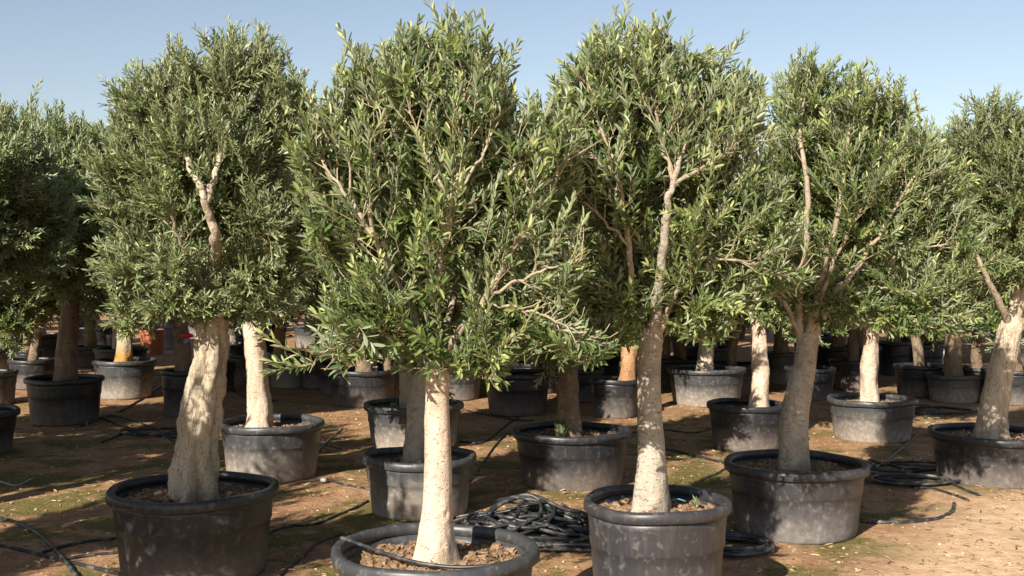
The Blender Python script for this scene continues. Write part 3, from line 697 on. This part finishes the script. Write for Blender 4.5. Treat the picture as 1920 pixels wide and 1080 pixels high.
inpot('o', 230, 0, 3.9, 3.8, 'olive tree at left with orange moss at its trunk foot', bark=BARK_MOSS)
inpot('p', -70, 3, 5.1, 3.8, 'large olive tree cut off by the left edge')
inpot('q', 345, 2, .2, 3.4, 'olive tree with a dark shaded trunk behind the thick gnarled trunk', bark=BARK_SHADED)
inpot('r', 682, 2, 1.9, 3.5, 'dark olive tree behind the left side of the nearest tree', bark=BARK_SHADED)
inpot('s', 940, 0, 4.4, 3.4, 'olive tree in shade behind the right side of the nearest tree', bark=BARK_SHADED)
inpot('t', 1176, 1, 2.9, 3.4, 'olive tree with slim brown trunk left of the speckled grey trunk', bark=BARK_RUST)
inpot('m', 524, 1, 1.3, 3.2, 'olive tree with an orange brown tapering trunk in a small grey pot', bark=BARK_RUST)
# bushy young olives added to darken the gaps between the middle trees
YG = 'bushy young olives added to darken the middle rows'
for q, (px, dd_, v, sc) in enumerate([(398, 16.6, 4, 1.1), (470, 18.0, 6, 1.0), (640, 16.2, 6, 1.05), (728, 15.2, 4, 1.1), (835, 16.6, 6, 1.0), (1005, 16.4, 4, 1.15), (1085, 15.4, 6, 1.0), (1280, 17.2, 6, 1.05), (1372, 16.2, 4, 1.1), (1520, 15.6, 6, 1.0), (1600, 16.8, 4, 1.2), (1725, 16.0, 6, 1.05), (1835, 15.6, 4, 1.15), (1935, 15.0, 6, 1.0), (60, 17.0, 4, 1.1), (-20, 15.0, 6, 1.0)]):
    X = (px - 960) / F * dd_
    place(v, X, dd_, .38, q * 1.3, sc, f'bushy young olive, {ORD[q]} of those added to darken the middle row', YG, bark=BARK_SHADED)
    make_pot((X, dd_, -.006), .70, .45, POT_DARK, f'black pot under the {ORD[q]} bushy young olive of the middle row', 32, 5, group='black pots under the bushy young olives')
# trees standing just outside the frame whose shade falls into it
OUT = 'olive trees standing beside the camera'
for q, (x, y, v, rz, s) in enumerate([(-3.35, 4.3, 5, .5, .84), (-4.9, 7.3, 5, 2.2, 1.15), (-4.9, 4.4, 5, 1.2, 1.1), (-6.2, 8.0, 3, .9, .85), (-6.9, 10.4, 2, .3, 1.0), (-6.5, 6.4, 0, 1.9, .9), (-5.9, 2.8, 2, .4, .95)]):
    place(v, x, y, .45, rz, s, f'olive tree outside the frame, {ORD[q]} of those beside the camera', group=OUT)
    make_pot((x, y, -.006), 1.0, .53, POT_DARK, f'black pot outside the frame, {ORD[q]} of those beside the camera', 48, 3, group='pots outside the frame')
# far rows
rg = random.Random(5); nfar = 0
FARG = 'olive trees in the far rows'; FARP = 'pots in the far rows'
for ri_, (y, step) in enumerate(((18.8, 2.0), (21.6, 2.1), (25.0, 2.3), (29, 2.4), (34, 2.8), (41, 3.2))):
    x = -.5 * y - rg.random() * 2; q = 0
    while x < .5 * y + 1.5:
        X = x + rg.uniform(-.4, .4); Y = y + rg.uniform(-.6, .6); x += step
        if X < -.2 * Y and ri_ in (1, 2) and rg.random() < .45: continue
        w_ = f'{ORD[q]} from the left in the {ORD[ri_]} far row'; q += 1
        place(rg.choice((0, 2, 3, 4, 4, 6, 6)) if ri_ else rg.choice((0, 2, 3, 4, 6)), X, Y, .45, rg.random() * 6.28, rg.uniform(.98, 1.14) * (1 + .004 * (y - 18)), 'distant olive tree, ' + w_, FARG, bark=rg.choice((BARK_SHADED, BARK_GREY, BARK_RUST, BARK_SHADED)))
        make_pot((X, Y, -.006), rg.uniform(.85, 1.0), .52, rg.choice([POT_DARK, POT_DUSTY, POT_DARK, POT_DARK, POT_DARK]), 'distant pot, ' + w_, 24, 1, group=FARP, rz=rg.random() * 6)
        nfar += 1
print('far trees', nfar)

# ------------------------------------------------------------------ small far pots with shrubs at the left
def small(cx, yr, wd, yb, mat, label, shrub=True, name='plant_pot'):
    dbf = F * HC / (yb - Y0); d = dbf / (1 - .41 * wd / F); h = HC - (yr - Y0) * d / F
    make_pot(((cx - 960) / F * d, d, -.006), wd * d / F, h, mat, label, 32, 2, group='small pots at the far left', name=name)
    X = (cx - 960) / F * d
    if shrub is not True: place(shrub[0], X, d, h - .07, d, shrub[1], shrub[2], bark=shrub[3])
    return X, d, h
small(285, 617, 48, 667, POT_TERRA, 'terracotta coloured pot behind the grey pot at left')
small(322, 611, 44, 655, POT_PALE, 'grey pot just right of the terracotta coloured pot')
small(446, 614, 42, 656, POT_PALE, 'grey pot between the gnarled trunk and the pale trunk')
small(52, 655, 54, 698, POT_DARK, 'small black pot at far left beside the shaded trunk', (0, .9, 'olive tree with thin trunk at far left behind the shaded tree', BARK_SHADED))
small(5, 640, 30, 679, POT_TERRA, 'brown pot at the left edge of the photo')
small(170, 648, 72, 690, POT_DARK, 'black pot with light rim left of the moss footed trunk', (2, 1.0, 'olive tree half hidden between the two left trees', BARK_SHADED))
small(222, 627, 46, 668, POT_PALE, 'pale grey pot behind the moss footed trunk')
small(160, 622, 36, 655, POT_PALE, 'small pale pot far behind at left')
small(1465, 660, 62, 722, POT_DUSTY, 'dappled grey pot behind the leaning grey trunk', (2, 1.05, 'shaded olive tree in the dappled pot behind the leaning grey trunk', BARK_SHADED))
small(1790, 700, 100, 757, POT_DUSTY, 'pot with mottled sun patches behind the loose hose loops', (3, 1.0, 'olive tree in the mottled pot behind the loose hose loops', BARK_SHADED))
small(1678, 640, 62, 706, POT_DARK, 'black pot in shade right of the cream trunk', (0, 1.0, 'shaded olive tree right of the cream trunk in the dusty pot', BARK_SHADED))
small(1570, 648, 88, 712, POT_DARK, 'broad black pot in deep shade left of the cream trunk', (3, 1.0, 'shaded olive tree left of the cream trunk in the dusty pot', BARK_SHADED))
small(860, 690, 90, 752, POT_DARK, 'black pot in shade just right of the cream trunk at the centre', (2, 1.05, 'shaded olive tree just right of the cream trunk at the centre', BARK_SHADED))
small(1240, 672, 80, 728, POT_DARK, 'black pot in shade behind the speckled trunk', (3, 1.0, 'shaded olive tree behind the speckled grey trunk', BARK_SHADED))
small(1900, 690, 110, 762, POT_DARK, 'black pot in shade behind the right edge tree', (3, 1.0, 'shaded olive tree behind the right edge tree', BARK_SHADED))
small(600, 672, 80, 730, POT_DARK, 'black pot in shade right of the small blue grey pot', (2, 1.0, 'shaded olive tree right of the small blue grey pot', BARK_SHADED))

# ------------------------------------------------------------------ hoses
def hose(pts, r=.010, label='', z=None, name='irrigation_hose', group='black irrigation hoses lying on the ground', cat='hose', mat=None, lift=0.0):
    """pts: (px, py[, z]) ground points"""
    W = []
    for p in pts:
        zz = p[2] if len(p) > 2 else 0.0; q = at_z(p[0], p[1], zz); W.append(q)
    P = catmull(W, 14 * len(W))
    for q in range(len(P)):
        g_ = gh(P[q][0], P[q][1]) + r * .8
        P[q][2] = max(P[q][2], g_) + .004 * mn.noise((q * .3, r * 100, 0)) + lift
    O = P[0].copy(); mb = MB(); tube(mb, P - O, r, 10)
    o = obj(name, mb.mesh(name), mat or HOSE, None, O); tag(o, label, cat, group); return o
hose([(-30, 966), (30, 980), (80, 1010), (120, 1050), (150, 1090)], .013, 'black hose curving down through the lower left corner')
hose([(-30, 1018), (50, 1036), (120, 1052), (200, 1070), (260, 1082)], .012, 'lowest black hose running across the lower left corner')
hose([(80, 1038), (130, 1022), (200, 1012), (240, 1008)], .011, 'black hose leading from the left to the left front pot, upper one')
hose([(100, 1052), (160, 1042), (245, 1034)], .010, 'black hose leading from the left to the left front pot, lower one')
hose([(522, 1085), (560, 1050), (600, 1016), (640, 1000)], .011, 'grey dusty hose rising from the bottom edge between the two front pots')
hose([(490, 1008), (540, 990), (600, 982), (690, 940)], .010, 'thin black hose behind the left front pot')
hcap = hose([(614, 901), (650, 910), (695, 918)], .010, 'short hose end with a pale tip near the dusty pot')
hose([(640, 842), (612, 835), (600, 838)], .006, 'dark thin hose stub beside the dusty pot')
hose([(170, 775), (230, 800), (300, 818), (345, 822)], .014, 'thick black hose lying across the shaded ground at left')
hose([(190, 830), (240, 812), (300, 815), (345, 805)], .012, 'second black hose on the shaded ground at left')
hose([(150, 800), (210, 782), (280, 800), (330, 832)], .012, 'black hose crossing two others in the shade at left')
hose([(225, 772), (270, 745), (312, 716)], .012, 'black hose slanting beside the torn rim pot')
hose([(1230, 838), (1290, 852), (1350, 868), (1375, 872)], .012, 'black hose leading to the wide brownish pot from the left')
hose([(1315, 902), (1345, 888), (1365, 878)], .010, 'short black hose at the foot of the wide brownish pot')
hose([(1180, 812), (1240, 806), (1300, 812), (1345, 800)], .010, 'black hose behind the grey speckled trunk')
hose([(1615, 978), (1690, 981), (1750, 974), (1783, 960), (1789, 946)], .014, 'black hose with a curled end on the sunny sand')
hose([(1640, 880), (1690, 842), (1720, 815)], .012, 'black hose leading up from the loose loops to the dusty pot')
hose([(870, 770), (950, 785), (1000, 790)], .012, 'black hose in the shade behind the cream trunk')
hose([(420, 722), (470, 748), (520, 752)], .012, 'black hose beyond the dusty pot')
hose([(880, 905, .05), (905, 870, .14), (930, 835, .24), (957, 806, .34)], .011, 'straight black hose rising to the shaded pot behind the heap')
o = hose([(598, 842), (620, 822), (642, 803)], .008, 'pale bare stick lying right of the dusty pot', name='stick', group=None, cat='stick', mat=STICK)
o = hose([(0, 905), (30, 912), (60, 900)], .008, 'pale bare stick lying on the ground at far left', name='stick', group=None, cat='stick', mat=STICK)
# drip hose across the nearest pot
x, d, D, h = POTS['b']
P = catmull([(x - D * .475, d + .10, h + .006), (x - D * .33, d - .02, h - .01), (x - .12, d - .16, h - .035), (x + .08, d - .24, h - .045), (x + .26, d - .255, h - .035), (x + .36, d - .2, h - .03)], 60)
mb = MB(); tube(mb, P - P[0], .009, 10); tag(obj('irrigation_hose', mb.mesh('irrigation_hose'), HOSE, None, P[0]), 'thin black hose lying across the soil of the nearest pot', 'hose', 'black irrigation hoses lying on the ground')
x, d, D, h = POTS['c']
P = catmull([(x + .07, d + .10, h - .05), (x + .12, d + .09, h - .03), (x + .17, d + .10, h - .045)], 12)
mb = MB(); tube(mb, P - P[0], .003, 8); tag(obj('drip_tube', mb.mesh('drip_tube'), CYAN, None, P[0]), 'short pale blue drip tube beside the speckled grey trunk', 'drip tube')
c0 = at_z(611, 901, .02); mb = MB(); tube(mb, [(0, 0, 0), (-.02, 0, .004), (-.045, .004, .006)], [.016, .02, .017], 12)
obj('hose_cap', mb.mesh('hose_cap'), CAP, hcap, Vector(c0) - hcap.location)
hose([(1630, 862), (1700, 880), (1770, 905), (1835, 932)], .012, 'black hose trailing from the loose loops towards the right')
hose([(1636, 888), (1700, 912), (1760, 922), (1815, 940)], .011, 'black hose trailing along the front of the loose loops')
hose([(1640, 868), (1720, 866), (1770, 874), (1760, 905)], .011, 'black hose bending back at the rear of the loose loops')
hose([(1000, 770), (960, 790), (905, 830), (860, 828)], .011, 'black hose on the shaded ground behind the nearest tree')
# coils
def coil(cx, cy, Rr, n, r, label, seed, squash=1.0, jit=.03, tail=None):
    rng = random.Random(seed); c = at_z(cx, cy, 0); pts = []
    for q in range(n * 24):
        a = q / 24 * 2 * math.pi; tr = q / 24
        rad_ = Rr * (1 - .09 * ((tr * 1.7) % 2.2)) + jit * mn.noise((q * .05, seed, 0))
        ox = jit * 1.6 * mn.noise((tr * .8, seed, 4)); oy = jit * 1.6 * mn.noise((tr * .8, seed, 9))
        pts.append((rad_ * math.cos(a) + ox, squash * rad_ * math.sin(a) + oy, r + .7 * r * tr + .02 * mn.noise((q * .07, seed, 2)) * (tr > .5)))
    if tail: pts += tail
    mb = MB(); tube(mb, catmull(pts, len(pts) * 2), r, 8)
    o = obj('hose_coil', mb.mesh('hose_coil'), HOSE, None, (c[0], c[1], gh(c[0], c[1]))); tag(o, label, 'hose coil'); return o
coil(1376, 1032, .245, 5, .013, 'flat black hose coil between the tall and the wide brownish pots', 3)
coil(1712, 905, .36, 4, .012, 'loose black hose loops on bare ground left of the right edge pot', 8, .62, .22)
coil(1742, 888, .30, 3, .011, 'looser black hose loops partly shaded behind the other loops', 13, .7, .26)
coil(1745, 772, .42, 4, .013, 'black hose loops in the shade beyond the dusty pot', 17, .8, .25)
coil(300, 812, .40, 2, .012, 'wide black hose loop on the shaded ground behind the left front pot', 21, .7, .12)
# tangled heap: individual lengths of hose
rng = np.random.RandomState(9); hc = at_z(985, 1006, 0)
for q in range(54):
    a = rng.rand() * 6.28; s0 = rng.rand()
    nn = 9; Rr = rng.uniform(.18, .50); ph = rng.rand() * 6.28; arc = rng.uniform(1.8, 5.2)
    c = np.array((rng.normal() * .17, rng.normal() * .15, 0)); lev = .016 + .26 * (q / 54) ; pts = []
    for t in np.linspace(0, 1, nn):
        A = ph + arc * t; p = c + np.array((Rr * math.cos(A) * 1.15, Rr * math.sin(A) * .8, 0)) + rng.normal(size=3) * .016
        p[0] = np.clip(p[0], -.56, .52); p[1] = np.clip(p[1], -.46, .52)
        rr = math.hypot(p[0] / .6, p[1] / .55); p[2] = max(.016, lev * max(0, 1.1 - rr * .9) + rng.normal() * .009)
        pts.append(p)
    r = rng.uniform(.009, .0135)
    mb = MB(); tube(mb, catmull(pts, 56), r, 8)
    o = obj('irrigation_hose', mb.mesh('irrigation_hose'), HOSE, None, (hc[0], hc[1], gh(hc[0], hc[1])))
    tag(o, 'length of black hose tangled in the heap left of the tall brownish pot', 'hose', 'hoses tangled in the heap')

# ------------------------------------------------------------------ odd coloured things in the distance
def lathe_obj(name, prof, mat, loc, label, cat, seg=28):
    P = np.array(prof, float); th = np.arange(seg) / seg * 2 * math.pi
    V = np.stack([P[:, 0:1] * np.cos(th), P[:, 0:1] * np.sin(th), np.repeat(P[:, 1:2], seg, 1)], -1).reshape(-1, 3)
    o = obj(name, mesh_np(name, V, ringfaces(len(P), seg)), mat, None, loc); tag(o, label, cat); return o
tub = [(0, 0), (.20, 0), (.24, .02), (.27, .32), (.30, .34), (.30, .36), (.27, .37), (.25, .34), (.22, .06), (0, .06)]
p = at_z(1722, 700, 0); p = at_y(1722, 650, 21.5); lathe_obj('tub', tub, ORANGE, (p[0], p[1], 0), 'orange tub far behind at right', 'tub')
p = at_y(1692, 650, 21.7); lathe_obj('tub', tub, BLUE, (p[0], p[1], 0), 'pale blue tub beside the orange tub', 'tub')
p = at_y(266, 650, 24.5); lathe_obj('tub', [(a * .6, b * .8) for a, b in tub], RED, (p[0], p[1], .42), 'small red tub beside the terracotta coloured pot', 'tub')
# tag tied on the dark trunk
x, d, D, h = POTS['q']; p = at_y(351, 630, d - .16)
e = empty('trunk_tag', p); tag(e, 'red and violet tag tied to the dark shaded trunk', 'tag')
mb = MB(); tube(mb, [(-.07, 0, .0), (-.03, -.02, .01), (.03, -.02, .01), (.07, 0, 0)], [.018, .03, .03, .018], 10); obj('tag_band', mb.mesh('tag_band'), RED, e)
mb = MB(); tube(mb, [(-.03, -.01, -.09), (0, -.02, -.06), (.02, -.01, -.03)], [.02, .032, .02], 10); obj('tag_label', mb.mesh('tag_label'), VIOLET, e)
# white sack
p = at_y(1762, 668, 20.5); mb = MB(); m = 16; tt = np.linspace(0, 1, m)
def sackwarp(V, P, r, s): return V + np.array([[.05 * mn.noise(tuple(v * 6)), .05 * mn.noise(tuple(v * 6 + 9)), .03 * mn.noise(tuple(v * 7 + 4))] for v in V])
tube(mb, np.stack([.10 * tt, 0 * tt, .42 * tt], -1), .17 * np.sin(.35 + tt * 2.5) + .03, 20, warp=sackwarp)
tag(obj('sack', mb.mesh('sack'), SACK, None, (p[0], p[1], 0)), 'white crumpled sack among the far pots at right', 'sack')
# ------------------------------------------------------------------ litter, stones, weeds
rng = np.random.RandomState(4)
def scatter(n, x0, x1, y0, y1):
    x = rng.uniform(x0, x1, n); y = y0 + (y1 - y0) * rng.rand(n) ** 1.3; k_ = np.abs(x) < .5 * y + .6; return x[k_], y[k_]
ico = np.array([(0, 0, 1), (.89, 0, .45), (.28, .85, .45), (-.72, .53, .45), (-.72, -.53, .45), (.28, -.85, .45), (.72, .53, -.45), (-.28, .85, -.45), (-.89, 0, -.45), (-.28, -.85, -.45), (.72, -.53, -.45), (0, 0, -1)])
icf = np.array([(0, 1, 2), (0, 2, 3), (0, 3, 4), (0, 4, 5), (0, 5, 1), (1, 6, 2), (2, 7, 3), (3, 8, 4), (4, 9, 5), (5, 10, 1), (6, 7, 2), (7, 8, 3), (8, 9, 4), (9, 10, 5), (10, 6, 1), (11, 7, 6), (11, 8, 7), (11, 9, 8), (11, 10, 9), (11, 6, 10)])
mb = MB(); X, Y = scatter(9000, -6, 6.5, 6, 15)
for x, y in zip(X, Y):
    s = .003 + .014 * rng.rand() ** 5; V = ico * s * (1 + .5 * (rng.rand(12, 1) - .5)) * np.array((1, .8 + .4 * rng.rand(), .6))
    mb.add(V + np.array((x, y, gh(x, y) + s * .2)), None, icf, rng.rand())
k = NT('stones'); STONE = k.fin(k.ramp(k.attr('tint'), [(0, (.25, .13, .07)), (.6, (.45, .29, .18)), (1, (.50, .40, .29))]), .95, None, .2)
tag(obj('gravel', mb.mesh('gravel', False), STONE), kind='stuff')
X, Y = scatter(9000, -6, 6.5, 6, 15); n = len(X)
a = rng.rand(n) * 6.28; D_ = np.stack([np.cos(a), np.sin(a), rng.normal(size=n) * .25], -1); D_ = norm(D_)
N_ = norm(np.array((0, 0, 1.)) + rng.normal(size=(n, 3)) * .45); N_ = norm(N_ - D_ * (D_ * N_).sum(1, keepdims=True))
Z = np.array([gh(x, y) + .006 for x, y in zip(X, Y)]); L_ = rng.uniform(.03, .07, n)
k = NT('dry_leaf'); DRY = k.fin(k.ramp(k.attr('tint'), [(0, (.12, .07, .035)), (.6, (.30, .20, .10)), (1, (.50, .42, .27))]), .8, None, .3)
tag(obj('leaf_litter', leaves_mesh('leaf_litter', np.stack([X, Y, Z], -1), D_, N_, L_, L_ * .1, rng.rand(n)), DRY), kind='stuff')
def weed(key, dx, dy, hgt, label, n=16, seed=0):
    x, d, D, h = POTS[key]; r2 = np.random.RandomState(seed)
    a = r2.rand(n) * 6.28; B = np.zeros((n, 3)); B[:, :2] = r2.normal(size=(n, 2)) * hgt * .15; B[:, 2] = r2.rand(n) * hgt * .5
    Dd = norm(np.stack([np.cos(a) * .5, np.sin(a) * .5, np.ones(n)], -1)); Nn = norm(np.stack([-np.cos(a), -np.sin(a), .5 * np.ones(n)], -1)); Nn = norm(Nn - Dd * (Dd * Nn).sum(1, keepdims=True))
    L_ = r2.uniform(.5, 1, n) * hgt
    o = obj('weed', leaves_mesh('weed', B, Dd, Nn, L_, L_ * .12, r2.rand(n)), LEAF_GREEN, None, (x + dx, d + dy, h - .075)); tag(o, label, 'weed', 'weeds sprouting in pots')
weed('c', .22, .05, .055, 'small weed sprouting right of the speckled grey trunk', 26, 1)
weed('d', .18, -.02, .06, 'small weed sprouting right of the leaning scarred trunk', 20, 2)
weed('i', -.10, -.16, .13, 'leafy sprout left of the shaded trunk behind the heap', 30, 3)
weed('k', -.20, -.05, .08, 'tiny weed in the pot behind the leaning slim tree', 14, 4)
